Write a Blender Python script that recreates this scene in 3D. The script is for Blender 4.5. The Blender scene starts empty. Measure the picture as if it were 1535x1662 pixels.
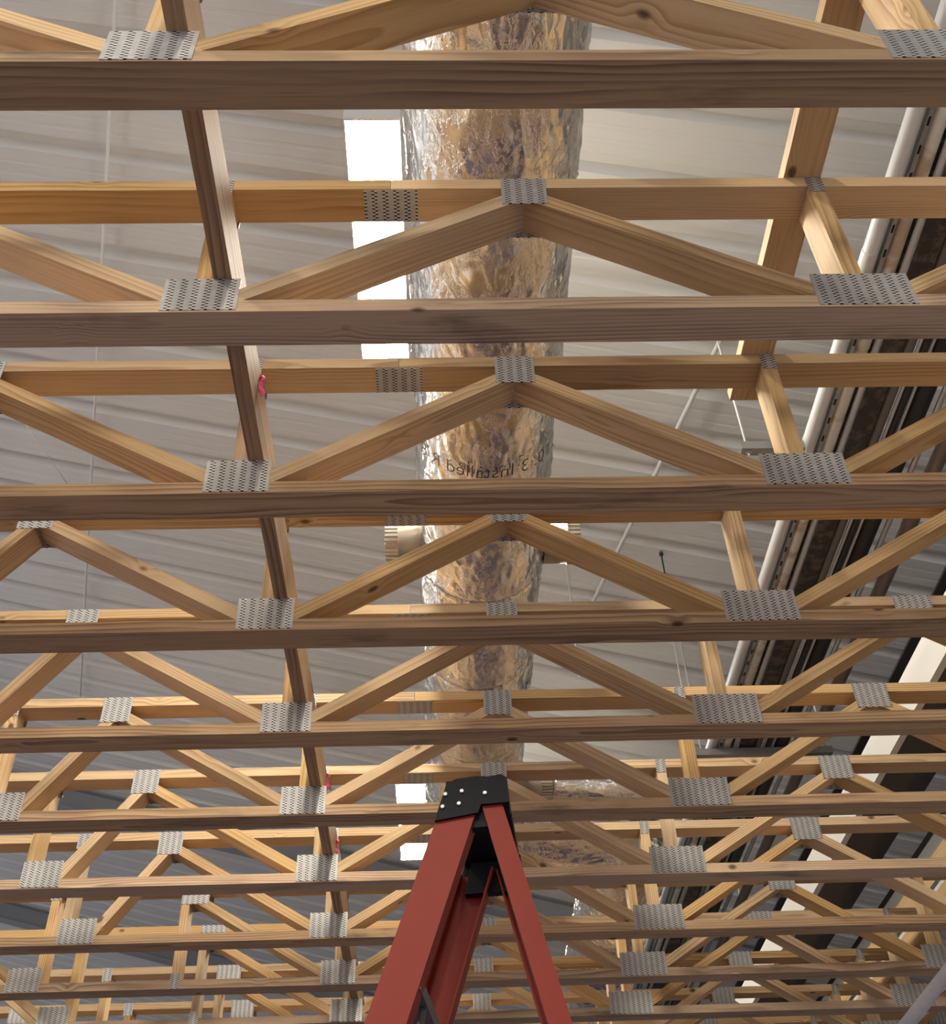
import bpy, math, random
import numpy as np
from mathutils import Vector, Matrix

random.seed(7)
SC = bpy.context.scene
COL = SC.collection

# ------------------------------------------------------------------ camera
CAMZ = 1.40                      # eye height above the floor
FPX = 1833.94                    # focal length in pixels of the 1535 px wide frame
RIGHT = Vector((0.9994525, -0.01231501, -0.03070885))
DOWN = Vector((-0.01437837, 0.6742597, -0.73835433))
FWD = Vector((0.02979858, 0.73839163, 0.67371348))
cam = bpy.data.cameras.new('camera')
cam.sensor_fit = 'HORIZONTAL'
cam.sensor_width = 36.0
cam.lens = FPX * 36.0 / 1535.0
cam.clip_start = 0.05
camo = bpy.data.objects.new('camera', cam)
COL.objects.link(camo)
m = Matrix((RIGHT, -DOWN, -FWD)).transposed().to_4x4()
m.translation = Vector((0, 0, CAMZ))
camo.matrix_world = m
SC.camera = camo

# ------------------------------------------------------------------ world + exposure
world = bpy.data.worlds.new('daylight')
SC.world = world
world.use_nodes = True
bg = world.node_tree.nodes['Background']
bg.inputs['Color'].default_value = (0.94, 0.95, 1.0, 1)
bg.inputs['Strength'].default_value = 0.9
SC.view_settings.view_transform = 'Standard'
SC.view_settings.look = 'None'
SC.view_settings.gamma = 1.0
SC.view_settings.use_curve_mapping = False
SC.view_settings.exposure = 0.0
LAMP_STRENGTH = 175.0
LAMP_COLOR = (1.0, 0.915, 0.775)

# ------------------------------------------------------------------ materials
def newmat(name):
    mt = bpy.data.materials.new(name)
    mt.use_nodes = True
    nt = mt.node_tree
    return mt, nt, nt.nodes['Principled BSDF']

class NB:
    """tiny node-graph helper"""
    def __init__(self, nt):
        self.nt = nt
    def n(self, typ, **kw):
        nd = self.nt.nodes.new(typ)
        for k, v in kw.items():
            setattr(nd, k, v)
        return nd
    def put(self, sock, v):
        if hasattr(v, 'is_linked') or isinstance(v, bpy.types.NodeSocket):
            self.nt.links.new(v, sock)
        else:
            sock.default_value = v
    def math(self, op, a, b=0.0, c=0.0, clamp=False):
        nd = self.n('ShaderNodeMath', operation=op, use_clamp=clamp)
        for i, v in enumerate((a, b, c)):
            self.put(nd.inputs[i], v)
        return nd.outputs[0]
    def vmul(self, v, s):
        nd = self.n('ShaderNodeVectorMath', operation='MULTIPLY')
        self.put(nd.inputs[0], v); nd.inputs[1].default_value = s
        return nd.outputs[0]
    def vadd(self, a, b):
        nd = self.n('ShaderNodeVectorMath', operation='ADD')
        self.put(nd.inputs[0], a); self.put(nd.inputs[1], b)
        return nd.outputs[0]
    def comb(self, x, y, z):
        nd = self.n('ShaderNodeCombineXYZ')
        for i, v in enumerate((x, y, z)):
            self.put(nd.inputs[i], v)
        return nd.outputs[0]
    def sep(self, v):
        nd = self.n('ShaderNodeSeparateXYZ'); self.put(nd.inputs[0], v)
        return nd.outputs
    def noise(self, v, scale=1.0, detail=2.0, rough=0.5):
        nd = self.n('ShaderNodeTexNoise')
        self.put(nd.inputs['Vector'], v)
        nd.inputs['Scale'].default_value = scale
        nd.inputs['Detail'].default_value = detail
        nd.inputs['Roughness'].default_value = rough
        return nd.outputs[0]
    def ramp(self, f, stops):
        nd = self.n('ShaderNodeValToRGB'); self.put(nd.inputs[0], f)
        e = nd.color_ramp.elements
        while len(e) < len(stops):
            e.new(0.5)
        for el, (p, c) in zip(e, stops):
            el.position = p; el.color = (c[0], c[1], c[2], 1)
        return nd.outputs[0]
    def mix(self, f, a, b, blend='MIX'):
        nd = self.n('ShaderNodeMix', data_type='RGBA', blend_type=blend)
        self.put(nd.inputs[0], f)
        for s, v in ((nd.inputs[6], a), (nd.inputs[7], b)):
            if isinstance(v, tuple):
                s.default_value = (v[0], v[1], v[2], 1)
            else:
                self.put(s, v)
        return nd.outputs[2]
    def smooth(self, x, a, b):
        nd = self.n('ShaderNodeMapRange', interpolation_type='SMOOTHSTEP')
        self.put(nd.inputs[0], x)
        nd.inputs[1].default_value = a; nd.inputs[2].default_value = b
        return nd.outputs[0]
    def bump(self, h, strength, dist):
        nd = self.n('ShaderNodeBump')
        nd.inputs['Strength'].default_value = strength
        nd.inputs['Distance'].default_value = dist
        self.put(nd.inputs['Height'], h)
        return nd.outputs[0]

def wood(name, light, mid, dark, knot=(0.07, 0.03, 0.015), stain=0.25, ringmix=0.75):
    mt, nt, p = newmat(name); b = NB(nt)
    tc = b.n('ShaderNodeTexCoord').outputs['Object']
    rnd = b.n('ShaderNodeObjectInfo').outputs['Random']
    r2 = b.math('FRACT', b.math('MULTIPLY', rnd, 17.31))
    r3 = b.math('FRACT', b.math('MULTIPLY', rnd, 53.7))
    base = b.vadd(tc, b.comb(b.math('MULTIPLY', rnd, 40.0), 0.0, 0.0))
    xyz = b.sep(base)
    n1 = b.noise(b.vmul(base, (1.1, 7.0, 7.0)), 1.0, 2.0)
    n2 = b.noise(b.vmul(b.vadd(base, (5.0, 3.0, 9.0)), (1.6, 9.0, 9.0)), 1.0, 2.0)
    # knots
    vo = b.n('ShaderNodeTexVoronoi'); vo.inputs['Scale'].default_value = 1.0
    nt.links.new(b.vmul(b.vadd(base, b.comb(0.0, r3, r2)), (7.0, 11.0, 11.0)), vo.inputs['Vector'])
    kd = vo.outputs['Distance']
    keep = b.math('GREATER_THAN', b.sep(vo.outputs['Color'])[0], 0.86)
    knotm = b.math('MULTIPLY', keep, b.math('SUBTRACT', 1.0, b.smooth(kd, 0.07, 0.17)))
    swirl = b.math('MULTIPLY', keep, b.math('SUBTRACT', 1.0, b.smooth(kd, 0.05, 0.45)))
    # growth rings round an off-centre pith
    py = b.math('ADD', xyz[1], b.math('ADD', b.math('MULTIPLY', b.math('SUBTRACT', r2, 0.5), 0.10),
                b.math('MULTIPLY', b.math('SUBTRACT', n1, 0.5), 0.055)))
    pz = b.math('ADD', xyz[2], b.math('ADD', b.math('MULTIPLY', r3, 0.07),
                b.math('MULTIPLY', b.math('SUBTRACT', n2, 0.5), 0.045)))
    rad = b.math('SQRT', b.math('ADD', b.math('MULTIPLY', py, py), b.math('MULTIPLY', pz, pz)))
    rad = b.math('ADD', rad, b.math('MULTIPLY', swirl, 0.012))
    ring = b.math('FRACT', b.math('MULTIPLY', rad, b.math('ADD', 62.0, b.math('MULTIPLY', r2, 50.0))))
    fib = b.noise(b.vmul(base, (6.0, 260.0, 260.0)), 1.0, 2.0, 0.6)
    col = b.ramp(ring, [(0.0, light), (0.45, mid), (0.80, dark), (0.92, dark), (1.0, light)])
    plain = b.mix(fib, light, mid)
    rm = b.noise(b.vmul(b.vadd(base, (1.0, 0.6, 0.2)), (1.5, 14.0, 14.0)), 1.0, 2.0)
    col = b.mix(b.math('MULTIPLY', b.smooth(rm, 0.30, 0.65), ringmix), plain, col)
    col = b.mix(b.math('MULTIPLY', b.smooth(fib, 0.52, 0.75), 0.30), col, dark)
    st = b.noise(b.vmul(b.vadd(base, (2.0, 0.3, 0.7)), (2.2, 9.0, 9.0)), 1.0, 4.0, 0.6)
    col = b.mix(b.math('MULTIPLY', b.smooth(st, 0.56, 0.80), stain), col, (0.05, 0.035, 0.03))
    col = b.mix(b.math('MULTIPLY', knotm, 0.85), col, knot)
    hsv = b.n('ShaderNodeHueSaturation')
    nt.links.new(col, hsv.inputs['Color'])
    b.put(hsv.inputs['Value'], b.math('ADD', 0.80, b.math('MULTIPLY', r2, 0.36)))
    b.put(hsv.inputs['Saturation'], b.math('ADD', 0.85, b.math('MULTIPLY', r3, 0.28)))
    nt.links.new(hsv.outputs[0], p.inputs['Base Color'])
    p.inputs['Roughness'].default_value = 0.68
    p.inputs['Specular IOR Level'].default_value = 0.25
    hgt = b.math('ADD', b.math('MULTIPLY', fib, 0.5), b.math('MULTIPLY', ring, 0.3))
    nt.links.new(b.bump(hgt, 0.35, 0.0012), p.inputs['Normal'])
    return mt

M = {}
M['pine'] = wood('pine', (0.64, 0.455, 0.25), (0.55, 0.36, 0.175), (0.35, 0.195, 0.08))
M['pine_web'] = wood('pine_web', (0.67, 0.485, 0.27), (0.58, 0.385, 0.195), (0.38, 0.215, 0.09), stain=0.15)
M['pine_grey'] = wood('darker_pine', (0.60, 0.42, 0.24), (0.47, 0.305, 0.175), (0.21, 0.12, 0.08), stain=0.75)  # darker, more heavily stained pine for the bottom chords and plank

def plain(name, col, rough=0.5, metal=0.0, var=0.12, scale=6.0, bump=0.0, rust=None, rustamt=0.0):
    mt, nt, p = newmat(name); b = NB(nt)
    tc = b.n('ShaderNodeTexCoord').outputs['Object']
    n = b.noise(tc, scale, 4.0, 0.6)
    c = b.mix(n, tuple(max(0, x * (1 - var)) for x in col), tuple(min(1, x * (1 + var)) for x in col))
    if rust:
        nr = b.noise(b.vadd(tc, (3.1, 1.7, 0.4)), scale * 1.3, 5.0, 0.65)
        c = b.mix(b.math('MULTIPLY', b.smooth(nr, 0.48, 0.62), rustamt), c, rust)
    nt.links.new(c, p.inputs['Base Color'])
    p.inputs['Roughness'].default_value = rough
    p.inputs['Metallic'].default_value = metal
    if bump:
        nb = b.noise(tc, scale * 12, 3.0)
        nt.links.new(b.bump(nb, bump, 0.003), p.inputs['Normal'])
    return mt

def plate_mat():
    mt, nt, p = newmat('galvanised_toothed_plate'); b = NB(nt)
    tc = b.n('ShaderNodeTexCoord').outputs['Object']
    x, y, z = b.sep(tc)
    col_x = b.math('FRACT', b.math('DIVIDE', x, 0.0254))
    in_col = b.math('MULTIPLY', b.math('GREATER_THAN', col_x, 0.24), b.math('LESS_THAN', col_x, 0.78))
    half = b.math('MULTIPLY', b.math('GREATER_THAN', col_x, 0.51), 0.5)
    row = b.math('FRACT', b.math('ADD', b.math('DIVIDE', z, 0.0096), half))
    slot = b.math('MULTIPLY', in_col, b.math('LESS_THAN', row, 0.40))
    lip = b.math('MULTIPLY', in_col, b.math('MULTIPLY', b.math('GREATER_THAN', row, 0.40), b.math('LESS_THAN', row, 0.60)))
    zinc = b.noise(tc, 60.0, 3.0)
    c = b.mix(zinc, (0.36, 0.355, 0.34), (0.56, 0.555, 0.54))
    c = b.mix(lip, c, (0.80, 0.79, 0.76))
    c = b.mix(slot, c, (0.035, 0.028, 0.022))
    nt.links.new(c, p.inputs['Base Color'])
    p.inputs['Metallic'].default_value = 0.5
    b.put(p.inputs['Roughness'], b.math('ADD', 0.36, b.math('MULTIPLY', zinc, 0.2)))
    hgt = b.math('SUBTRACT', lip, slot)
    nt.links.new(b.bump(hgt, 0.8, 0.0018), p.inputs['Normal'])
    return mt
M['plate'] = plate_mat()

def foil_mat():
    mt, nt, p = newmat('aluminium_foil_wrap'); b = NB(nt)
    tc = b.n('ShaderNodeTexCoord').outputs['Object']
    n = b.noise(b.vmul(tc, (1.3, 0.8, 1.3)), 16.0, 5.0, 0.62)
    v = b.n('ShaderNodeTexVoronoi'); v.feature = 'DISTANCE_TO_EDGE'
    w = b.vadd(b.vmul(tc, (9.0, 5.0, 9.0)), b.comb(b.math('MULTIPLY', n, 2.6), b.math('MULTIPLY', n, 2.2), n))
    nt.links.new(w, v.inputs['Vector']); v.inputs['Scale'].default_value = 1.0
    crease = b.smooth(v.outputs['Distance'], 0.0, 0.12)
    h = b.math('ADD', b.math('MULTIPLY', n, 0.8), b.math('MULTIPLY', crease, 0.35))
    nt.links.new(b.bump(h, 0.50, 0.007), p.inputs['Normal'])
    p.inputs['Base Color'].default_value = (0.80, 0.77, 0.72, 1)
    p.inputs['Metallic'].default_value = 1.0
    p.inputs['Roughness'].default_value = 0.20
    return mt
M['foil'] = foil_mat()
M['deck'] = plain('white_painted_steel_deck', (0.60, 0.595, 0.57), 0.42, 0.0, 0.04, 1.5)
M['floor'] = plain('concrete_floor', (0.098, 0.084, 0.128), 0.55, 0.0, 0.12, 1.2)
M['wall'] = plain('painted_wall', (0.50, 0.49, 0.48), 0.7, 0.0, 0.05, 1.0)
M['galv'] = plain('galvanised_steel', (0.50, 0.45, 0.37), 0.42, 0.9, 0.10, 14.0)
M['strut'] = plain('strut_steel', (0.30, 0.30, 0.29), 0.45, 0.5, 0.15, 14.0)
M['whitepipe'] = plain('pale_grey_pipe', (0.55, 0.54, 0.52), 0.35, 0.1, 0.10, 5.0)
M['rustpipe'] = plain('pale_pipe_with_rust', (0.58, 0.55, 0.49), 0.45, 0.1, 0.10, 5.0, 0.1, (0.33, 0.21, 0.11), 0.7)
M['conduit'] = plain('grey_conduit', (0.50, 0.50, 0.49), 0.32, 0.5, 0.08, 8.0)
M['brownpipe'] = plain('brown_pipe', (0.20, 0.15, 0.12), 0.5, 0.1, 0.2, 6.0)
M['darkpipe'] = plain('dark_grey_pipe', (0.13, 0.115, 0.10), 0.5, 0.2, 0.2, 6.0)
M['blackpipe'] = plain('black_pipe', (0.022, 0.020, 0.019), 0.45, 0.1, 0.2, 6.0)
M['darksteel'] = plain('rusty_dark_steel', (0.035, 0.028, 0.023), 0.6, 0.2, 0.3, 14.0, 0.3, (0.14, 0.10, 0.07), 0.7)
M['rafter'] = plain('painted_rafter_steel', (0.26, 0.26, 0.265), 0.55, 0.1, 0.08, 3.0)
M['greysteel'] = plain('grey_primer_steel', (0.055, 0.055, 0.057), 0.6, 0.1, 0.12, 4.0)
M['deck_shade'] = plain('deck_shade_grey', (0.11, 0.108, 0.105), 0.7, 0.0, 0.08, 3.0)  # dimness of the shaded roof deck put into the colour
M['whiteboard'] = plain('white_board', (0.72, 0.71, 0.68), 0.6, 0.0, 0.04, 3.0)
M['red'] = plain('red_fibreglass', (0.255, 0.030, 0.015), 0.5, 0.0, 0.10, 9.0, 0.1)
M['black'] = plain('black_moulded_plastic', (0.006, 0.006, 0.007), 0.55, 0.0, 0.2, 20.0, 0.15)
M['black'].node_tree.nodes['Principled BSDF'].inputs['Specular IOR Level'].default_value = 0.2
M['red'].node_tree.nodes['Principled BSDF'].inputs['Specular IOR Level'].default_value = 0.25
M['alu'] = plain('dull_aluminium', (0.20, 0.20, 0.21), 0.5, 0.7, 0.1, 10.0)
M['pole'] = plain('weathered_grey_pole', (0.44, 0.43, 0.48), 0.55, 0.2, 0.22, 40.0)
M['rod'] = plain('white_painted_rod', (0.70, 0.69, 0.66), 0.45, 0.1, 0.05, 10.0)
M['rivet'] = plain('rivet_metal', (0.45, 0.43, 0.40), 0.35, 0.8, 0.1, 20.0)
M['pink'] = plain('pink_flagging_tape', (0.85, 0.12, 0.30), 0.45, 0.0, 0.1, 20.0)
M['ink'] = plain('black_ink', (0.03, 0.028, 0.03), 0.5, 0.0, 0.1, 20.0)
M['housing'] = plain('lamp_housing_white', (0.70, 0.70, 0.69), 0.4, 0.0, 0.04, 6.0)

def lamp_mat():
    mt = bpy.data.materials.new('led_lens'); mt.use_nodes = True
    nt = mt.node_tree; nt.nodes.clear()
    e = nt.nodes.new('ShaderNodeEmission'); o = nt.nodes.new('ShaderNodeOutputMaterial')
    e.inputs['Color'].default_value = LAMP_COLOR + (1,)
    e.inputs['Strength'].default_value = LAMP_STRENGTH
    nt.links.new(e.outputs[0], o.inputs[0])
    return mt
M['lamp'] = lamp_mat()

# ------------------------------------------------------------------ object + mesh helpers
def mesh(name, verts, faces, mat=None, smooth=False):
    me = bpy.data.meshes.new(name)
    me.from_pydata([tuple(v) for v in verts], [], faces)
    if mat is not None:
        me.materials.append(mat)
    if smooth:
        me.shade_smooth()
    me.update()
    return me

def obj(name, me, parent=None, loc=(0, 0, 0), rot=(0, 0, 0)):
    o = bpy.data.objects.new(name, me)
    COL.objects.link(o)
    o.location = loc
    o.rotation_euler = rot
    if parent is not None:
        o.parent = parent
    return o

def tag(o, label, cat, group=None):
    o['label'] = label; o['category'] = cat
    if group:
        o['group'] = group
    return o

def thing(name, label, cat, loc=(0, 0, 0), rot=(0, 0, 0), group=None):
    return tag(obj(name, None, None, loc, rot), label, cat, group)

def struct(o):
    o['kind'] = 'structure'
    return o

def boxdata(x0, x1, y0, y1, z0, z1):
    v = [(x, y, z) for x in (x0, x1) for y in (y0, y1) for z in (z0, z1)]
    f = [(0, 1, 3, 2), (4, 6, 7, 5), (0, 4, 5, 1), (2, 3, 7, 6), (0, 2, 6, 4), (1, 5, 7, 3)]
    return v, f

def box(name, mat, x0, x1, y0, y1, z0, z1):
    return mesh(name, *boxdata(x0, x1, y0, y1, z0, z1), mat)

def join(parts):
    V, Fc = [], []
    for v, f in parts:
        k = len(V); V += list(v); Fc += [tuple(i + k for i in q) for q in f]
    return V, Fc

def prism(poly, y0, y1):
    """poly: CCW list of (x, z); extruded along y"""
    n = len(poly)
    v = [(x, y0, z) for x, z in poly] + [(x, y1, z) for x, z in poly]
    f = [tuple(range(n)), tuple(range(2 * n - 1, n - 1, -1))]
    f += [(i, i + n, (i + 1) % n + n, (i + 1) % n) for i in range(n)]
    return v, f

def tubedata(pts, radii, seg=16, cap=True):
    pts = [Vector(p) for p in pts]
    if not hasattr(radii, '__len__'):
        radii = [radii] * len(pts)
    V, Fc = [], []
    ref = None
    for i, p in enumerate(pts):
        t = (pts[min(i + 1, len(pts) - 1)] - pts[max(i - 1, 0)]).normalized()
        if ref is None:
            ref = Vector((0, 0, 1)) if abs(t.z) < 0.9 else Vector((1, 0, 0))
        a = (ref - t * ref.dot(t)).normalized(); ref = a
        bb = t.cross(a)
        for k in range(seg):
            th = 2 * math.pi * k / seg
            V.append(p + (a * math.cos(th) + bb * math.sin(th)) * radii[i])
    for i in range(len(pts) - 1):
        for k in range(seg):
            k2 = (k + 1) % seg
            Fc.append((i * seg + k, i * seg + k2, (i + 1) * seg + k2, (i + 1) * seg + k))
    if cap:
        Fc.append(tuple(range(seg - 1, -1, -1)))
        Fc.append(tuple((len(pts) - 1) * seg + k for k in range(seg)))
    return [tuple(v) for v in V], Fc

def tube(name, mat, pts, radii, seg=16, smooth=True):
    me = mesh(name, *tubedata(pts, radii, seg), mat)
    if smooth:
        for q in me.polygons:
            q.use_smooth = len(q.vertices) == 4
    return me

def copy_tree(o, parent=None):
    c = o.copy(); COL.objects.link(c); c.parent = parent
    for ch in o.children:
        copy_tree(ch, c)
    return c

def ray(u, v):
    return FWD + RIGHT * ((u - 767.5) / FPX) + DOWN * ((v - 831.0) / FPX)

# ------------------------------------------------------------------ setting: floor, roof deck, walls
ROOF_Z0, ROOF_S = CAMZ + 4.75, -0.27          # height at x = 0 and slope along x
def roof_z(x):
    return ROOF_Z0 + ROOF_S * x
struct(obj('floor', box('floor', M['floor'], -12, 8, -5.5, 18.5, -0.2, 0)))
struct(obj('wall_far', box('wall_far', M['wall'], -12, 8, 18.3, 18.5, 0, 8.5)))
struct(obj('wall_right', box('wall_right', M['wall'], 5.6, 5.8, -5.5, 18.3, 0, 5.4)))

deck = struct(obj('ceiling', None, None, (0, 0, 0)))
RP = 0.3048
def deck_panel():
    pts = []          # (y, z) underside profile of three ribs
    for k in range(3):
        y0 = k * RP
        pts += [(y0, 0), (y0 + 0.060, 0), (y0 + 0.066, 0.0025), (y0 + 0.082, 0.0025), (y0 + 0.088, 0),
                (y0 + 0.130, 0), (y0 + 0.136, 0.0025), (y0 + 0.152, 0.0025), (y0 + 0.158, 0),
                (y0 + 0.205, 0), (y0 + 0.232, 0.046), (y0 + 0.276, 0.046)]
    pts.append((3 * RP - 0.001, 0))
    top = [(3 * RP - 0.001, 0.07), (0, 0.07)]
    poly = pts + top
    n = len(poly)
    xa, xb = -12.0, 6.2
    V = [(xa, y, z + ROOF_S * xa) for y, z in poly] + [(xb, y, z + ROOF_S * xb) for y, z in poly]
    Fc = [tuple(range(n)), tuple(range(2 * n - 1, n - 1, -1))]
    Fc += [(i, i + n, (i + 1) % n + n, (i + 1) % n) for i in range(n)]
    return mesh('roof_panel', V, Fc, M['deck'])
dp = deck_panel()
y = -5.5
while y < 18.4:
    obj('roof_panel', dp, deck, (0, y, ROOF_Z0))
    y += 3 * RP

# ------------------------------------------------------------------ floor trusses
W, T = 0.089, 0.038
HB = CAMZ + 1.8755           # underside of the bottom chords
H = 0.495                    # truss depth
Y0, SP = 0.9047, 0.538
DY = {1: .003, 2: -.006, 3: -.004, 4: .008, 5: .004, 6: .003, 7: -.001, 8: .004, 9: -.010, 10: -.047, 11: -.047, 12: -.047, 13: -.047}
NT = 13
X_END_L, X_END_R = -3.45, 3.12

def clip(poly, a, b, c):
    """keep points with a*x + b*z <= c"""
    out = []
    for i in range(len(poly)):
        p, q = poly[i], poly[(i + 1) % len(poly)]
        dp_, dq = a * p[0] + b * p[1] - c, a * q[0] + b * q[1] - c
        if dp_ <= 0:
            out.append(p)
        if (dp_ < 0 < dq) or (dq < 0 < dp_):
            t = dp_ / (dp_ - dq)
            out.append((p[0] + (q[0] - p[0]) * t, p[1] + (q[1] - p[1]) * t))
    return out

def board(name, mat, x0, x1, z0, z1, parent, vertical=False):
    """a straight 2x4 whose local x runs along its length"""
    if vertical:
        L = z1 - z0
        me = box(name, mat, 0, L, -W / 2, W / 2, -(x1 - x0) / 2, (x1 - x0) / 2)
        return obj(name, me, parent, ((x0 + x1) / 2, W / 2, z0), (0, -math.pi / 2, 0))
    L = x1 - x0
    me = box(name, mat, 0, L, -W / 2, W / 2, -(z1 - z0) / 2, (z1 - z0) / 2)
    return obj(name, me, parent, (x0, W / 2, (z0 + z1) / 2))

def diagonal(xb, xt, parent, clips=()):
    """web board; its lower edge leaves the bottom chord at xb and reaches the joint line under the top chord at xt"""
    dx = xt - xb
    hz = H - 2 * T
    th = math.atan2(hz, abs(dx))
    for _ in range(6):
        th = math.atan2(hz - T / math.cos(th), abs(dx))
    s = math.copysign(1, dx)
    vt = T / math.cos(th)
    sl = math.tan(th) * s
    def lo(x):
        return T + sl * (x - xb)
    xa, xc = (xb - 0.4, xt + 0.4) if s > 0 else (xt - 0.4, xb + 0.4)
    poly = [(xa, lo(xa)), (xc, lo(xc)), (xc, lo(xc) + vt), (xa, lo(xa) + vt)]
    poly = clip(poly, 0, -1, -T)
    poly = clip(poly, 0, 1, H - T)
    poly = clip(poly, s, 0, s * xt)
    for c in clips:
        poly = clip(poly, *c)
    # local frame: x along the board
    ang = math.atan(sl)
    cx, cz = xb, T
    ca, sa = math.cos(-ang), math.sin(-ang)
    loc = [((x - cx) * ca - (z - cz) * sa, (x - cx) * sa + (z - cz) * ca) for x, z in poly]
    me = mesh('diagonal_web', *prism(loc, -W / 2, W / 2), M['pine_web'])
    return obj('diagonal_web', me, parent, (cx, W / 2, cz), (0, -ang, 0))

PLATES = {}
def plate_mesh(w, h):
    key = (round(w, 3), round(h, 3))
    if key not in PLATES:
        t = 0.0016
        v, f = boxdata(-w / 2, w / 2, -t, 0, -h / 2, h / 2)
        parts = [(v, f)]
        nx = max(2, int(w / 0.0254)); nz = max(2, min(4, int(h / 0.022)))
        for i in range(nx):
            for j in range(nz):
                x = -w / 2 + (i + 0.5) * w / nx; z = -h / 2 + (j + 0.5) * h / nz
                parts.append(([(x - 0.004, 0, z - 0.003), (x + 0.004, 0, z + 0.003), (x, 0.009, z)], [(0, 1, 2)]))
        PLATES[key] = mesh('connector_plate', *join(parts), M['plate'])
    return PLATES[key]

def plates(parent, xc, zc, w, h, tilt=0.0, back=True):
    o = obj('connector_plate', plate_mesh(w, h), parent, (xc, -0.0002, zc), (0, tilt, 0))
    if back:
        obj('connector_plate', plate_mesh(w, h), parent, (xc + 0.004, W + 0.0002, zc), (0, tilt, math.pi))
    return o

XL, XR, XA, XLA, XRA = -0.489, 0.903, 0.207, -1.203, 1.620
PH = 0.105
def make_truss(kind):
    t = obj('floor_truss', None)
    rp = random.Random(3 if kind == 'A' else 4)
    # chords
    board('bottom_chord', M['pine_grey'], X_END_L, X_END_R, 0, T, t)
    board('top_chord', M['pine'], X_END_L, -0.1035, H - T, H, t)
    board('top_chord', M['pine'], -0.1025, X_END_R, H - T, H, t)
    # splice plates lie on the wide faces of the top chord
    sp = plate_mesh(0.125, W - 0.004)
    for z, rx in ((H - T - 0.0002, math.pi / 2), (H + 0.0002, -math.pi / 2)):
        obj('splice_plate', sp, t, (-0.103, W / 2, z), (rx, 0, 0))
    # middle panels
    diagonal(-0.40, XA, t, [(-1, 0, 0.469)])
    diagonal(0.80, XA, t, [(1, 0, 0.876)])
    board('vertical_web', M['pine_web'], -0.507, -0.469, T, H - T, t, True)
    board('vertical_web', M['pine_web'], 0.877, 0.915, T, H - T, t, True)
    diagonal(-0.57, XLA, t, [(1, 0, -0.507)])
    diagonal(1.005, XRA, t, [(-1, 0, -0.915)])
    plates(t, XL, PH / 2 + 0.005, 0.157, PH)
    plates(t, XR, PH / 2 + 0.005, 0.210, PH)
    plates(t, XA, H - PH / 2, 0.105, PH)
    plates(t, -0.488, H - 0.03, 0.04, 0.06)
    plates(t, 0.896, H - 0.03, 0.04, 0.06)
    plates(t, XRA, H - PH / 2, 0.13, PH)
    # right end
    diagonal(2.20, XRA, t, [(1, 0, 2.27)])
    board('vertical_web', M['pine_web'], 2.27, 2.308, T, H - T, t, True)
    diagonal(2.41, 3.00, t, [(-1, 0, -2.308)])
    plates(t, 2.305, PH / 2 + 0.005, 0.21, PH)
    plates(t, 2.289, H - 0.03, 0.04, 0.06)
    board('vertical_web', M['pine_web'], X_END_R - T, X_END_R, T, H - T, t, True)
    plates(t, X_END_R - 0.06, H - PH / 2, 0.105, PH)
    # left end
    if kind == 'A':
        diagonal(-1.455, XLA, t, [(-1, 0, 1.567)])
        board('vertical_web', M['pine_web'], -1.605, -1.567, T, H - T, t, True)
        plates(t, XLA, H - PH / 2, 0.105, PH)
        plates(t, -1.535, PH / 2 + 0.005, 0.150, PH)
        plates(t, -1.586, H - 0.035, 0.05, 0.07)
        board('vertical_web', M['pine_web'], -2.22, -2.182, T, H - T, t, True)
        diagonal(-2.30, -2.85, t, [(1, 0, -2.22)])
        plates(t, -2.24, PH / 2 + 0.005, 0.150, PH)
        plates(t, -2.20, H - 0.035, 0.05, 0.07)
    else:
        board('vertical_web', M['pine_web'], -1.241, -1.203, T, H - T, t, True)
        plates(t, -1.178, H - PH / 2, 0.13, PH)
        plates(t, -1.222, 0.035, 0.042, 0.07)
        board('vertical_web', M['pine_web'], -1.853, -1.815, T, H - T, t, True)
        plates(t, -1.900, PH / 2 + 0.005, 0.150, PH)
        plates(t, -1.834, H - 0.035, 0.05, 0.07)
        diagonal(-1.96, -2.45, t, [(1, 0, -1.853)])
        plates(t, -2.45, H - PH / 2, 0.13, PH)
    board('vertical_web', M['pine_web'], X_END_L, X_END_L + T, T, H - T, t, True)
    plates(t, X_END_L + 0.06, PH / 2 + 0.005, 0.12, PH)
    return t

TRUSS_LABEL = {
    1: 'nearest wooden floor truss, its wide dark bottom chord across the top of the photo',
    2: 'second wooden floor truss from the top, peak plate just below the bright lamp panel',
    3: 'third wooden floor truss from the top, bottom chord just below the printed duct lettering',
    4: 'fourth wooden floor truss from the top, diagonals framing the bare round duct collar',
    5: 'fifth wooden floor truss from the top of the photo',
    6: 'sixth wooden floor truss from the top of the photo',
    7: 'seventh wooden floor truss from the top, bottom chord just behind the ladder cap',
    8: 'eighth wooden floor truss from the top, last with a steep left diagonal beside its post',
    9: 'ninth wooden floor truss from the top, first with an open chase at the left',
    10: 'tenth wooden floor truss from the top, bottom chord along the lower photo edge',
    11: 'eleventh wooden floor truss from the top, only its upper half above the photo edge',
    12: 'twelfth wooden floor truss from the top, only its top chord at the lower edge',
    13: 'farthest wooden floor truss, glimpsed at the very bottom edge behind all others',
}
protoA, protoB = make_truss('A'), make_truss('B')
for i in range(1, NT + 1):
    if i == 1:
        t = protoA
    elif i == 9:
        t = protoB
    else:
        t = copy_tree(protoA if i < 9 else protoB)
    t.location = (0, Y0 + (i - 1) * SP + DY[i], HB)
    tag(t, TRUSS_LABEL[i], 'truss', 'parallel floor trusses overhead')
YT = {i: Y0 + (i - 1) * SP + DY[i] for i in range(1, NT + 1)}

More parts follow.
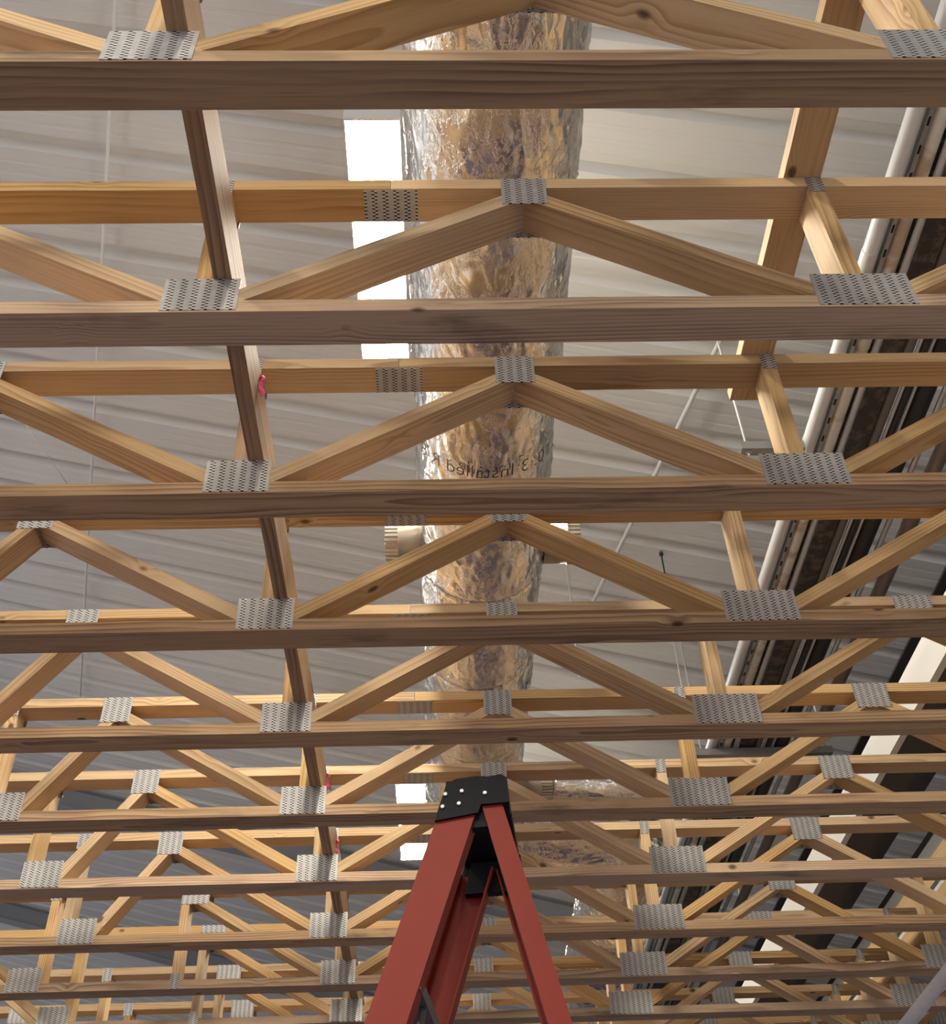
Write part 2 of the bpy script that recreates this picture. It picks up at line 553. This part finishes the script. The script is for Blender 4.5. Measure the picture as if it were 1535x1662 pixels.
# strongback on edge, on the bottom chords
def plank(name, mat, x0, x1, y0, y1, z0, z1, label, cat):
    me = box(name, mat, 0, y1 - y0, -(x1 - x0) / 2, (x1 - x0) / 2, -(z1 - z0) / 2, (z1 - z0) / 2)
    o = obj(name, me, None, ((x0 + x1) / 2, y0, (z0 + z1) / 2), (0, 0, math.pi / 2))
    return tag(o, label, cat)
plank('strongback_plank', M['pine_grey'], -0.4685, -0.4300, 0.05, 8.2, HB + 0.109, HB + 0.247,
      'long plank on edge fixed to the posts above the left plates', 'plank')
plank('brace_board', M['pine'], 0.828, 0.917, 0.05, 2.145, HB + H + 0.001, HB + H + 0.001 + T,
      'flat brace board with a sawn end lying on the top chords at upper right', 'board')
# bearings outside the view
struct(obj('wall_bearing', box('wall_bearing', M['wall'], 2.96, 3.10, -1.0, 9.5, 0, HB)))
bb = thing('bearing_beam', 'timber beam on posts carrying the left ends of the trusses', 'beam', (-3.35, 0, 0))
obj('beam', box('beam', M['pine'], -0.07, 0.07, -0.5, 9.2, HB - 0.29, HB), bb)
for yy in (0.0, 4.4, 8.9):
    obj('post', box('post', M['pine'], -0.07, 0.07, yy - 0.07, yy + 0.07, 0, HB - 0.29), bb)

# ------------------------------------------------------------------ lamps
def lamp(x, y, label, z=CAMZ + 4.0):
    t = thing('high_bay_lamp', label, 'lamp', (x, y, z), (0, 0, 0), 'linear high bay lamps')
    prof = [(-0.105, 0.02), (0.105, 0.02), (0.105, 0.05), (0.05, 0.10), (-0.05, 0.10), (-0.105, 0.05)]
    obj('housing', mesh('housing', *prism(prof, -0.60, 0.60), M['housing']), t)
    lens = [(-0.095, 0.0), (0.095, 0.0), (0.100, 0.02), (-0.100, 0.02)]
    obj('lens', mesh('lens', *prism(lens, -0.585, 0.585), M['lamp']), t)
    for s in (-1, 1):
        obj('end_cap', box('end_cap', M['housing'], -0.108, 0.108, s * 0.605 - 0.006, s * 0.605 + 0.006, 0.0, 0.104), t)
        obj('hanger_wire', tube('hanger_wire', M['rod'], [(0, s * 0.45, 0.10), (0, s * 0.45, roof_z(x) - z - 0.0)], 0.003, 6), t)
    return t
LX = -0.235
lamp(LX, 2.77, 'glaring white linear lamp left of the foil duct, glimpsed between the upper trusses')
lamp(LX, 7.85, 'small glaring lamp beyond the ladder, seen left of its red front rail')
lamp(LX, -2.40, 'linear lamp hung behind the viewer in line with the other two')
lamp(-2.6, -2.40, 'added fill lamp behind the viewer, left of the middle row')  # unseen lamp added to brighten the near faces of the trusses
lamp(2.2, -2.40, 'added fill lamp behind the viewer, right of the middle row', CAMZ + 3.75)  # second unseen lamp added as frontal fill
lamp(-4.9, 2.77, 'linear lamp of the left hand row outside the photo, beside the second truss', )
lamp(-4.9, 7.85, 'linear lamp of the left hand row outside the photo, beside the far trusses')
lamp(-4.9, -2.40, 'linear lamp of the left hand row behind the viewer')

# ------------------------------------------------------------------ foil wrapped ducts
rng = np.random.RandomState(11)
LAT = rng.rand(64, 64, 64)
def vnoise(P):
    Pi = np.floor(P).astype(int); f = P - Pi; f = f * f * (3 - 2 * f)
    out = 0
    for a in (0, 1):
        for b_ in (0, 1):
            for c in (0, 1):
                w = (f[..., 0] if a else 1 - f[..., 0]) * (f[..., 1] if b_ else 1 - f[..., 1]) * (f[..., 2] if c else 1 - f[..., 2])
                out = out + w * LAT[(Pi[..., 0] + a) % 64, (Pi[..., 1] + b_) % 64, (Pi[..., 2] + c) % 64]
    return out
def foil_radius(R, th, s, joint=0.575, amp=1.0):
    """radius of the wrinkled wrap at angle th (0 = underside) and distance s along the duct"""
    c, sn = np.cos(th), np.sin(th)
    P = np.stack([c * 3.0 + 20, sn * 3.0 + 20, s * 5.0 + 30], -1)
    a = vnoise(P) - 0.5
    warp = vnoise(P * 1.7 + 7.3)[..., None]
    Q = np.stack([c * 4.5 + 20, sn * 4.5 + 20, s * 8.0 + 30], -1) + warp * 3.0
    rid = 1 - np.abs(2 * vnoise(Q) - 1)
    Q2 = np.stack([c * 11 + 20, sn * 11 + 20, s * 17.0 + 30], -1) + warp * 5.0
    rid2 = 1 - np.abs(2 * vnoise(Q2) - 1)
    ph = np.mod(s - 5.30, joint) / joint
    on = (s > 4.75) * 1.0
    bulge = on * 0.020 * ph ** 2 * np.clip(c, -0.2, 1)
    cinch = -on * (0.016 * np.exp(-(ph / 0.03) ** 2) + 0.016 * np.exp(-((ph - 1.0) / 0.015) ** 2))
    return R + amp * (0.009 * a + 0.0062 * (rid ** 5 - 0.2) + 0.0032 * (rid2 ** 6 - 0.2)) + bulge + cinch
def sweep_foil(name, pts, R, nth, ds, amp=1.0, joint=0.575):
    pts = [Vector(p) for p in pts]
    for _ in range(3):      # corner cutting
        q = [pts[0]]
        for i in range(len(pts) - 1):
            q += [pts[i].lerp(pts[i + 1], 0.25), pts[i].lerp(pts[i + 1], 0.75)]
        q.append(pts[-1]); pts = q
    L = [0.0]
    for i in range(1, len(pts)):
        L.append(L[-1] + (pts[i] - pts[i - 1]).length)
    n = int(L[-1] / ds) + 1
    ss = np.linspace(0, L[-1], n)
    A = np.array([list(p) for p in pts])
    C = np.stack([np.interp(ss, L, A[:, k]) for k in range(3)], -1)
    Tn = np.gradient(C, axis=0); Tn /= np.linalg.norm(Tn, axis=1)[:, None]
    up = np.array([0, 0, 1.0]); side = np.cross(Tn, up); side /= np.linalg.norm(side, axis=1)[:, None]
    upv = np.cross(side, Tn)
    th = np.linspace(0, 2 * np.pi, nth, endpoint=False)
    TH, SS = np.meshgrid(th, ss)
    rad = foil_radius(R, TH, SS, joint, amp)
    V = C[:, None, :] + rad[..., None] * (side[:, None, :] * np.sin(TH)[..., None] - upv[:, None, :] * np.cos(TH)[..., None])
    idx = np.arange(n * nth).reshape(n, nth)
    a = idx[:-1, :]; b_ = np.roll(idx, -1, 1)[:-1, :]; c = np.roll(idx, -1, 1)[1:, :]; d = idx[1:, :]
    Fc = np.stack([a, d, c, b_], -1).reshape(-1, 4).tolist()
    Fc += [idx[0].tolist(), idx[-1][::-1].tolist()]
    me = mesh(name, V.reshape(-1, 3).tolist(), Fc, M['foil'], True)
    return me
KD = 2.80 / 3.30
DX, DZ, DR = 0.192 * KD, CAMZ + 3.30 * KD, 0.282 * KD
DSTART = -2.0
duct = thing('foil_duct', 'large round duct wrapped in crinkled silver foil running away above the trusses', 'duct')
obj('wrap', sweep_foil('wrap', [(DX, DSTART, DZ), (DX, 0, DZ), (DX - .005, 3.4, DZ), (DX - 0.015, 4.75, DZ), (DX - .01, 5.42, DZ), (0.47, 5.57, DZ), (1.00, 5.60, DZ),
     (1.02, 6.4, DZ), (1.01, 8.0, DZ), (0.97, 10.6, DZ)], DR - 0.006, 168, 0.0125), duct)
# printed lettering round the underside (reads mirrored from below, as in the photo)
fc = bpy.data.curves.new('printed_lettering', 'FONT')
fc.body = 'T0. 3 Installed R-8'
fc.size = 1.0
fc.offset = -0.014
fo = bpy.data.objects.new('tmp_text', fc); COL.objects.link(fo)
dg = bpy.context.evaluated_depsgraph_get(); dg.update()
tm = bpy.data.meshes.new_from_object(fo.evaluated_get(dg))
bpy.data.objects.remove(fo)
import bmesh
bm = bmesh.new(); bm.from_mesh(tm)
bmesh.ops.triangulate(bm, faces=bm.faces[:])
for _ in range(2):
    lng = [e for e in bm.edges if e.calc_length() > 0.12]
    if lng:
        bmesh.ops.subdivide_edges(bm, edges=lng, cuts=2)
        bmesh.ops.triangulate(bm, faces=bm.faces[:])
bm.to_mesh(tm); bm.free()
co = np.array([v.co[:] for v in tm.vertices])
wid = co[:, 0].max()
TH1, TH0 = math.radians(60), math.radians(-61)
tht = TH1 + (TH0 - TH1) * co[:, 0] / wid
hgt_m = 0.080
TB = ray(790, 774); TBY = TB.y * (DZ - DR - CAMZ) / TB.z
yb = TBY - co[:, 1] * hgt_m
rr = np.full(len(tht), DR - 0.006 + 0.0125)
for v, a, yy, r_ in zip(tm.vertices, tht, yb, rr):
    v.co = (DX - 0.003 + r_ * math.sin(a), yy, DZ - r_ * math.cos(a))
tm.materials.clear(); tm.materials.append(M['ink'])
tl = obj('printed_lettering', tm, duct)
tl['label'] = 'black mirrored lettering on the foil'

def collar(x0, x1, y, z, r, label):
    s = math.copysign(1, x1 - x0)
    t = obj('duct_collar', None, duct, (x0, y, z)); t['label'] = label
    L = abs(x1 - x0)
    obj('sleeve', tube('sleeve', M['galv'], [(0, 0, 0), (s * L * 0.62, 0, 0), (s * (L * 0.62 + 0.004), 0, 0), (s * (L * 0.66), 0, 0)], [r, r, r + 0.006, r + 0.006], 40), t)
    # crimped end
    V, Fc = [], []
    seg = 120
    for k, xx in enumerate((L * 0.66, L)):
        for j in range(seg):
            rr_ = r - 0.001 + (0.004 if (j // 2) % 2 else -0.004)
            V.append((s * xx, rr_ * math.cos(2 * math.pi * j / seg), rr_ * math.sin(2 * math.pi * j / seg)))
    for j in range(seg):
        Fc.append((j, (j + 1) % seg, seg + (j + 1) % seg, seg + j))
    Fc.append(tuple(range(seg, 2 * seg)))
    obj('crimped_end', mesh('crimped_end', V, Fc, M['galv']), t)
    return t
collar(-0.065, -0.240*KD, 3.82*KD, DZ, 0.085, 'bare galvanised collar with crimped end on the left of the duct')
collar(0.390, 0.620*KD, 3.82*KD, DZ, 0.085, 'bare galvanised collar with crimped end on the right of the duct')
collar(0.38, 0.64*KD, 6.02*KD, DZ, 0.070, 'small crimped collar joining the foil branch to the main duct')
br = obj('branch_wrap', sweep_foil('branch_wrap', [(0.5435, 5.12, DZ), (0.76, 5.15, DZ - .005), (0.99, 5.19, DZ)], 0.078, 72, 0.012, 0.6, 0.7), duct)
br['label'] = 'short silver foil branch leading right'

# ------------------------------------------------------------------ pipe rack at the right
PZ = CAMZ + 3.30
PY0, PY1 = -2.0, 13.0
def pipe(name, mat, xa, xb, label, z=PZ, y0=PY0, y1=PY1, cat='pipe', seg=20, collars=()):
    r = (xb - xa) / 2
    t = tag(obj(name, tube(name, M[mat], [(0, 0, 0), (0, y1 - y0, 0)], r, seg), None, ((xa + xb) / 2, y0, z + r)), label, cat)
    for k, cy in enumerate(collars):
        obj('coupling', tube('coupling', M[mat], [(0, cy - y0 - 0.045, 0), (0, cy - y0 - 0.04, 0), (0, cy - y0 + 0.04, 0), (0, cy - y0 + 0.045, 0)], [r, r + 0.0025, r + 0.0025, r], seg), t)
    return t
pipe('pale_pipe', 'whitepipe', 1.507, 1.564, 'pale grey pipe, leftmost of the pipe rack on the right', collars=(2.35, 5.3, 8.3))
pipe('rust_streaked_pipe', 'rustpipe', 1.588, 1.648, 'pale pipe streaked with rust, second thick pipe of the rack', collars=(2.7, 6.2))
pipe('slim_conduit', 'conduit', 1.657, 1.681, 'slim grey conduit between the rust streaked pipe and the dark beam', cat='conduit', seg=14)
pipe('dark_grey_pipe', 'darkpipe', 1.778, 1.822, 'dark grey pipe right of the rusty dark beam')
pipe('thin_conduit', 'conduit', 1.823, 1.838, 'thin bright conduit right of the dark grey pipe', cat='conduit', seg=12)
pipe('black_pipe', 'blackpipe', 1.840, 1.872, 'black pipe between two thin bright conduits')
pipe('thin_conduit', 'conduit', 1.874, 1.887, 'thin bright conduit left of the broad black pipe', cat='conduit', seg=12)
pipe('broad_black_pipe', 'blackpipe', 1.893, 1.985, 'broad black pipe on the right of the rack')
pipe('pale_conduit', 'conduit', 1.995, 2.020, 'pale conduit between the broad black pipe and the brown pipe', cat='conduit', seg=14)
pipe('brown_pipe', 'brownpipe', 2.085, 2.150, 'brown pipe, rightmost of the pipe rack', collars=(3.75,))
# slotted strut rail between the first two pipes
sr = thing('strut_rail', 'narrow slotted steel rail between the two pale pipes', 'rail', (1.5760, PY0, PZ))
obj('channel', mesh('channel', *join([boxdata(-0.0075, 0.0075, 0, PY1 - PY0, 0.0, 0.003), boxdata(-0.0075, -0.0055, 0, PY1 - PY0, 0.003, 0.03), boxdata(0.0055, 0.0075, 0, PY1 - PY0, 0.003, 0.03)]), M['strut']), sr)
slots = mesh('slot', *boxdata(-0.004, 0.004, -0.016, 0.016, -0.0006, 0.0), M['black'])
for k in range(60):
    obj('slot', slots, sr, (0, 2.3 + k * 0.1, 0))
# rusty dark I-beam
def ibeam(name, mat, xa, xb, z0, z1, label, y0=PY0, y1=PY1):
    w = xb - xa; tf = 0.012
    t = thing(name, label, 'beam', ((xa + xb) / 2, y0, z0))
    L = y1 - y0; hh = z1 - z0
    obj('bottom_flange', box('bottom_flange', M[mat], -w / 2, w / 2, 0, L, 0, tf), t)
    obj('top_flange', box('top_flange', M[mat], -w / 2, w / 2, 0, L, hh - tf, hh), t)
    obj('web', box('web', M[mat], -0.005, 0.005, 0, L, tf, hh - tf), t)
    return t
ibeam('steel_beam', 'darksteel', 1.688, 1.772, PZ + 0.005, PZ + 0.16, 'mottled rusty dark steel beam in the middle of the pipe rack')
# trapeze hangers under the rack
def trapeze(y, x0, x1, label):
    t = thing('trapeze_hanger', label, 'hanger', (0, y, PZ - 0.043))
    a = 0.021
    obj('strut', mesh('strut', *join([boxdata(x0, x1, -a, a, 0, 0.003), boxdata(x0, x1, -a, -a + 0.003, 0.003, 0.041), boxdata(x0, x1, a - 0.003, a, 0.003, 0.041)]), M['strut']), t)
    for x in (x0 + 0.03, x1 - 0.03):
        obj('hanger_rod', tube('hanger_rod', M['rod'], [(x, 0, -0.02), (x, 0, roof_z(x) - PZ + 0.043)], 0.005, 8), t)
        obj('nut', tube('nut', M['strut'], [(x, 0, -0.012), (x, 0, -0.0005)], 0.010, 6, False), t)
trapeze(3.23, 1.235, 1.497, 'short steel strut hanger beside the pale pipe above the third truss')
trapeze(5.66, 1.40, 2.22, 'steel strut hanger under the pipe rack above the sixth truss')
trapeze(8.10, 1.40, 2.22, 'steel strut hanger under the pipe rack above the far trusses')
trapeze(0.80, 1.40, 2.22, 'steel strut hanger under the pipe rack above the nearest truss')

# ------------------------------------------------------------------ beams beyond the rack
BZ = CAMZ + 2.80
def bar(name, mat, xa, xb, z0, z1, label, cat='beam', y0=2.6, y1=13.0):
    me = box(name, M[mat], 0, y1 - y0, -(xb - xa) / 2, (xb - xa) / 2, 0, z1 - z0)
    return tag(obj(name, me, None, ((xa + xb) / 2, y0, z0), (0, 0, math.pi / 2)), label, cat)
bar('white_beam', 'whiteboard', 2.000, 2.032, CAMZ + 2.551, CAMZ + 2.728, 'white fascia beam on edge running away below the brown pipe')
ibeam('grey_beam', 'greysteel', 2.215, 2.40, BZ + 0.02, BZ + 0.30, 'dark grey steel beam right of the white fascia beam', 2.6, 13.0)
TT = HB + H + 0.001
bar('sill_board', 'pine', 2.60, 2.69, TT, CAMZ + 2.470, 'brown sill board lying on the truss tops at lower right', 'board')
bar('thin_white_strip', 'whiteboard', 2.60, 2.69, CAMZ + 2.471, CAMZ + 2.492, 'thin white strip below the dark strip and the tan timber', 'strip')
bar('dark_strip', 'darksteel', 2.60, 2.69, CAMZ + 2.493, CAMZ + 2.519, 'thin dark steel strip below the tan timber', 'strip')
bar('tan_timber', 'pine_web', 2.60, 2.69, CAMZ + 2.520, CAMZ + 2.634, 'tan timber running away at the lower right', 'timber')
bar('pale_header', 'whiteboard', 2.60, 2.69, CAMZ + 2.635, CAMZ + 2.706, 'pale header board on top of the tan timber at lower right', 'board')
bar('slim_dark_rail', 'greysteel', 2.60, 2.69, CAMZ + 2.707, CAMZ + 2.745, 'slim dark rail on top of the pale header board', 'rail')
bar('deck_shade_panel', 'deck_shade', 2.41, 2.595, BZ + 0.12, BZ + 0.16, 'added grey panel imitating shaded roof deck, between the dark grey beam and the slim rail', 'deck_shade', 4.4, 13.0)  # added panel, its dark grey stands in for shade on the deck
# roof rafters (steel I-beams along the slope)
def rafter(y, label, dep=0.24):
    t = thing('roof_rafter', label, 'rafter', (0, y, 0))
    def slab(z0, z1, w):
        V = []
        for x in (-11.5, 5.5):
            for yy in (-w / 2, w / 2):
                for z in (z0, z1):
                    V.append((x, yy, roof_z(x) + z - 0.002))
        return V, [(0, 1, 3, 2), (4, 6, 7, 5), (0, 4, 5, 1), (2, 3, 7, 6), (0, 2, 6, 4), (1, 5, 7, 3)]
    obj('bottom_flange', mesh('bottom_flange', *slab(-dep, -dep + 0.015, 0.17), M['rafter']), t)
    obj('web', mesh('web', *slab(-dep + 0.015, -0.015, 0.012), M['rafter']), t)
    obj('top_flange', mesh('top_flange', *slab(-0.015, 0, 0.17), M['rafter']), t)
rafter(10.4, 'grey steel roof rafter glimpsed through the lower left trusses')
rafter(14.2, 'farther grey steel roof rafter seen low at the left')

# ------------------------------------------------------------------ bracing rods and wires at the roof
def at_roof(u, v, gap):
    d = ray(u, v)
    # z = ROOF_Z0 + s*x - gap
    k = (ROOF_Z0 - gap - CAMZ) / (d.z - ROOF_S * d.x)
    return Vector((0, 0, CAMZ)) + d * k
def rod(name, a, b_, r, label, cat='rod', mat='rod'):
    a, b_ = Vector(a), Vector(b_)
    return tag(obj(name, tube(name, M[mat], [(0, 0, 0), tuple(b_ - a)], r, 8), None, a), label, cat)
def ext(a, b_, ta, tb):
    return a.lerp(b_, ta), a.lerp(b_, tb)
a, b_ = ext(at_roof(178, 180, 0.05), at_roof(130, 1130, 0.05), -0.35, 1.0)
rod('bracing_rod', a, b_, 0.008, 'long thin white rod under the roof deck on the left')
a, b_ = ext(at_roof(1160, 570, 0.07), at_roof(968, 965, 0.07), -0.15, 1.25)
rod('bracing_rod', a, b_, 0.013, 'thin white rod slanting under the deck right of the duct')
a, b_ = ext(at_roof(30, 672, 0.05), at_roof(107, 783, 0.05), 0.0, 1.3)
rod('bracing_wire', a, b_, 0.005, 'short slanting wire under the deck at the left edge', 'wire')
def hanger(u, v, length, r, label, nut=True, mat='greysteel'):
    p_ = at_roof(u, v, 0.0)
    t = thing('threaded_rod', label, 'rod', p_)
    obj('shaft', tube('shaft', M[mat], [(0, 0, 0.0), (0, 0, -length)], r, 8), t)
    if nut:
        obj('nut', tube('nut', M['greysteel'], [(0, 0, -0.03), (0, 0, -0.012)], r * 2.6, 6, False), t)
hanger(1072, 895, 0.55, 0.005, 'threaded rod with a nut hanging from the deck right of the duct')
hanger(1103, 1035, 0.9, 0.005, 'thin drop rod hanging near the pale pipe, above the fifth truss', False, 'rod')
hanger(918, 905, 0.9, 0.005, 'thin drop rod hanging just right of the duct collar', False, 'rod')

# ------------------------------------------------------------------ pink flagging on the strongback
def ribbon(y, zt, label):
    t = thing('flagging_ribbon', label, 'ribbon', (-0.4325, y, zt), (0, 0, random.uniform(-.2, .2)), 'pink flagging ribbons')
    V, Fc = [], []
    for k in range(6):
        z = -k * 0.011
        wv = 0.004 * math.sin(k * 1.3)
        V += [(0.003 + wv, -0.012, z), (0.003 - wv + 0.006, 0.012, z), (0.0045 + wv, -0.012, z), (0.0045 - wv + 0.006, 0.012, z)]
    for k in range(5):
        o = k * 4
        Fc += [(o, o + 1, o + 5, o + 4), (o + 2, o + 6, o + 7, o + 3)]
    obj('tail', mesh('tail', V, Fc, M['pink']), t)
    obj('knot', tube('knot', M['pink'], [(0.004, 0, 0.008), (0.012, 0.002, 0.0), (0.004, 0.0, -0.008)], [0.003, 0.005, 0.003], 8), t)
ribbon(1.82, HB + 0.236, 'pink flagging ribbon on the plank just in front of the third truss')
ribbon(3.75, HB + 0.236, 'pink flagging ribbon on the plank at the sixth truss')
ribbon(4.22, HB + 0.21, 'pink flagging ribbon on the plank at the seventh truss')

# ------------------------------------------------------------------ stepladder
LY = 2.0                               # near side plane
ladder = thing('stepladder', 'red fibreglass stepladder with black top cap standing below the trusses', 'ladder', (0.055, LY, 0), (0, 0, math.radians(-7)))
TOPZ = CAMZ + 1.03
FS, RS = -0.332, 0.236                 # lean of the front and rear rails (dx/dz downwards)
SPLAY = 0.045                          # sideways flare per metre
def rail(x_top, xw, lean, side, z_top, dep=0.032, tk=0.004):
    """C-channel: web on the outside, flanges pointing inward; side -1 near, +1 far"""
    def sec(z):
        dz = z_top - z
        xc = x_top + lean * dz
        yo = (0.0 if side < 0 else 0.33) + side * SPLAY * dz
        inn = -side
        x0, x1 = xc - xw / 2, xc + xw / 2
        ys = [yo, yo + inn * dep, yo + inn * dep, yo + inn * tk, yo + inn * tk, yo + inn * dep, yo + inn * dep, yo]
        xs = [x0, x0, x0 + tk, x0 + tk, x1 - tk, x1 - tk, x1, x1]
        return [(x, y_, z) for x, y_ in zip(xs, ys)]
    A, B = sec(z_top), sec(0.02)
    V = A + B; n = 8
    Fc = [tuple(range(n)), tuple(range(2 * n - 1, n - 1, -1))] + [(i, i + n, (i + 1) % n + n, (i + 1) % n) for i in range(n)]
    return V, Fc
XF, XRR_ = -0.0234, 0.0375              # rail tops relative to the ladder origin
for s in (-1, 1):
    obj('front_rail', mesh('front_rail', *rail(XF, 0.074, -0.332, s, TOPZ + 0.03, 0.045), M['red']), ladder)
    obj('rear_rail', mesh('rear_rail', *rail(XRR_, 0.040, 0.236, s, TOPZ + 0.03), M['red']), ladder)
# black cap: side cheeks and a top
cheek = [(-0.072, -0.005), (0.012, 0.005), (0.018, 0.022), (0.073, 0.022), (0.073, -0.004), (0.076, -0.004), (0.071, 0.075), (0.060, 0.083), (0.035, 0.080), (0.010, 0.083), (-0.030, 0.080), (-0.048, 0.072)]
cap = obj('top_cap', mesh('top_cap', *join([prism([(x, z + TOPZ) for x, z in cheek], -0.009, -0.002),
      prism([(x, z + TOPZ) for x, z in cheek], 0.332, 0.339),
      boxdata(-0.050, 0.068, -0.004, 0.334, TOPZ + 0.055, TOPZ + 0.079)]), M['black']), ladder)
for x, z in ((-0.050, 0.048), (-0.018, 0.052), (-0.056, 0.022), (-0.024, 0.026), (0.027, 0.044)):
    obj('rivet', tube('rivet', M['rivet'], [(x, -0.013, TOPZ + z), (x, -0.009, TOPZ + z)], [0.0035, 0.0052], 12), cap)
# black inner bracket below the cap (hinge casting) at both ends
for y0_, y1_ in ((0.006, 0.028), (0.302, 0.324)):
    obj('hinge_bracket', mesh('hinge_bracket', *prism([(-0.050, TOPZ - 0.018), (0.045, TOPZ - 0.018), (0.055, TOPZ + 0.05), (-0.035, TOPZ + 0.05)], y0_, y1_), M['black']), ladder)
# steps between the front rails
for k in range(7):
    z = TOPZ - 0.29 - k * 0.302
    dz = TOPZ + 0.03 - z
    xc = XF - 0.332 * dz
    yw = SPLAY * dz
    st = obj('step', box('step', M['alu'], xc - 0.030, xc + 0.030, -yw + 0.006, 0.324 + yw, z - 0.028, z), ladder)
    obj('knee_brace', mesh('knee_brace', *join([tubedata([(xc + 0.02, -yw + 0.03 if sg < 0 else 0.30 + yw, z - 0.13), (xc + 0.02, 0.09 if sg < 0 else 0.24, z - 0.028)], 0.007, 6) for sg in (-1, 1)]), M['alu']), st)
# rear cross braces
for k in range(6):
    z = TOPZ - 0.36 - k * 0.34
    dz = TOPZ + 0.03 - z
    xc = XRR_ + 0.236 * dz
    yw = SPLAY * dz
    obj('rear_brace', box('rear_brace', M['alu'], xc - 0.012, xc + 0.012, -yw + 0.005, 0.325 + yw, z - 0.012, z + 0.012), ladder)
# spreader bars
for y_ in (-0.02, 0.35):
    dz = 1.0; z = TOPZ + 0.03 - dz
    sgn = -1 if y_ < 0.1 else 1
    obj('spreader', mesh('spreader', *tubedata([(XF - 0.332 * dz, y_ + sgn * 0.03, z), (XRR_ + 0.236 * dz, y_ + sgn * 0.03, z + 0.02)], 0.007, 8), M['alu']), ladder)
# feet
for s in (-1, 1):
    dz = TOPZ + 0.01
    for x0_, ln, w_ in ((XF, -0.332, 0.05), (XRR_, 0.236, 0.035)):
        xc = x0_ + ln * dz
        yo = (0.0 if s < 0 else 0.33) + s * SPLAY * dz
        obj('foot', box('foot', M['black'], xc - w_, xc + w_, yo - 0.03, yo + 0.03, 0.0, 0.06), ladder)

# ------------------------------------------------------------------ grey pole crossing the lower right corner
O = Vector((0, 0, CAMZ))
d1, d2 = ray(1468, 1668), ray(1540, 1575)
p1 = O + d1 * (3.28 / d1.y); p2 = O + d2 * (3.32 / d2.y)
dr = (p2 - p1).normalized()
lo_ = p1 + dr * ((0.0 - p1.z) / dr.z + 0.0)
hi_ = p1 + dr * ((HB - 0.02 - p1.z) / dr.z)
pl = thing('grey_pole', 'weathered grey pole slanting across the lower right corner', 'pole', lo_)
L = (hi_ - lo_)
obj('shaft', tube('shaft', M['pole'], [tuple(dr * 0.03), tuple(L)], 0.0195, 20), pl)
obj('end_tip', tube('end_tip', M['black'], [tuple(dr * 0.0), tuple(dr * 0.05)], 0.022, 16), pl)
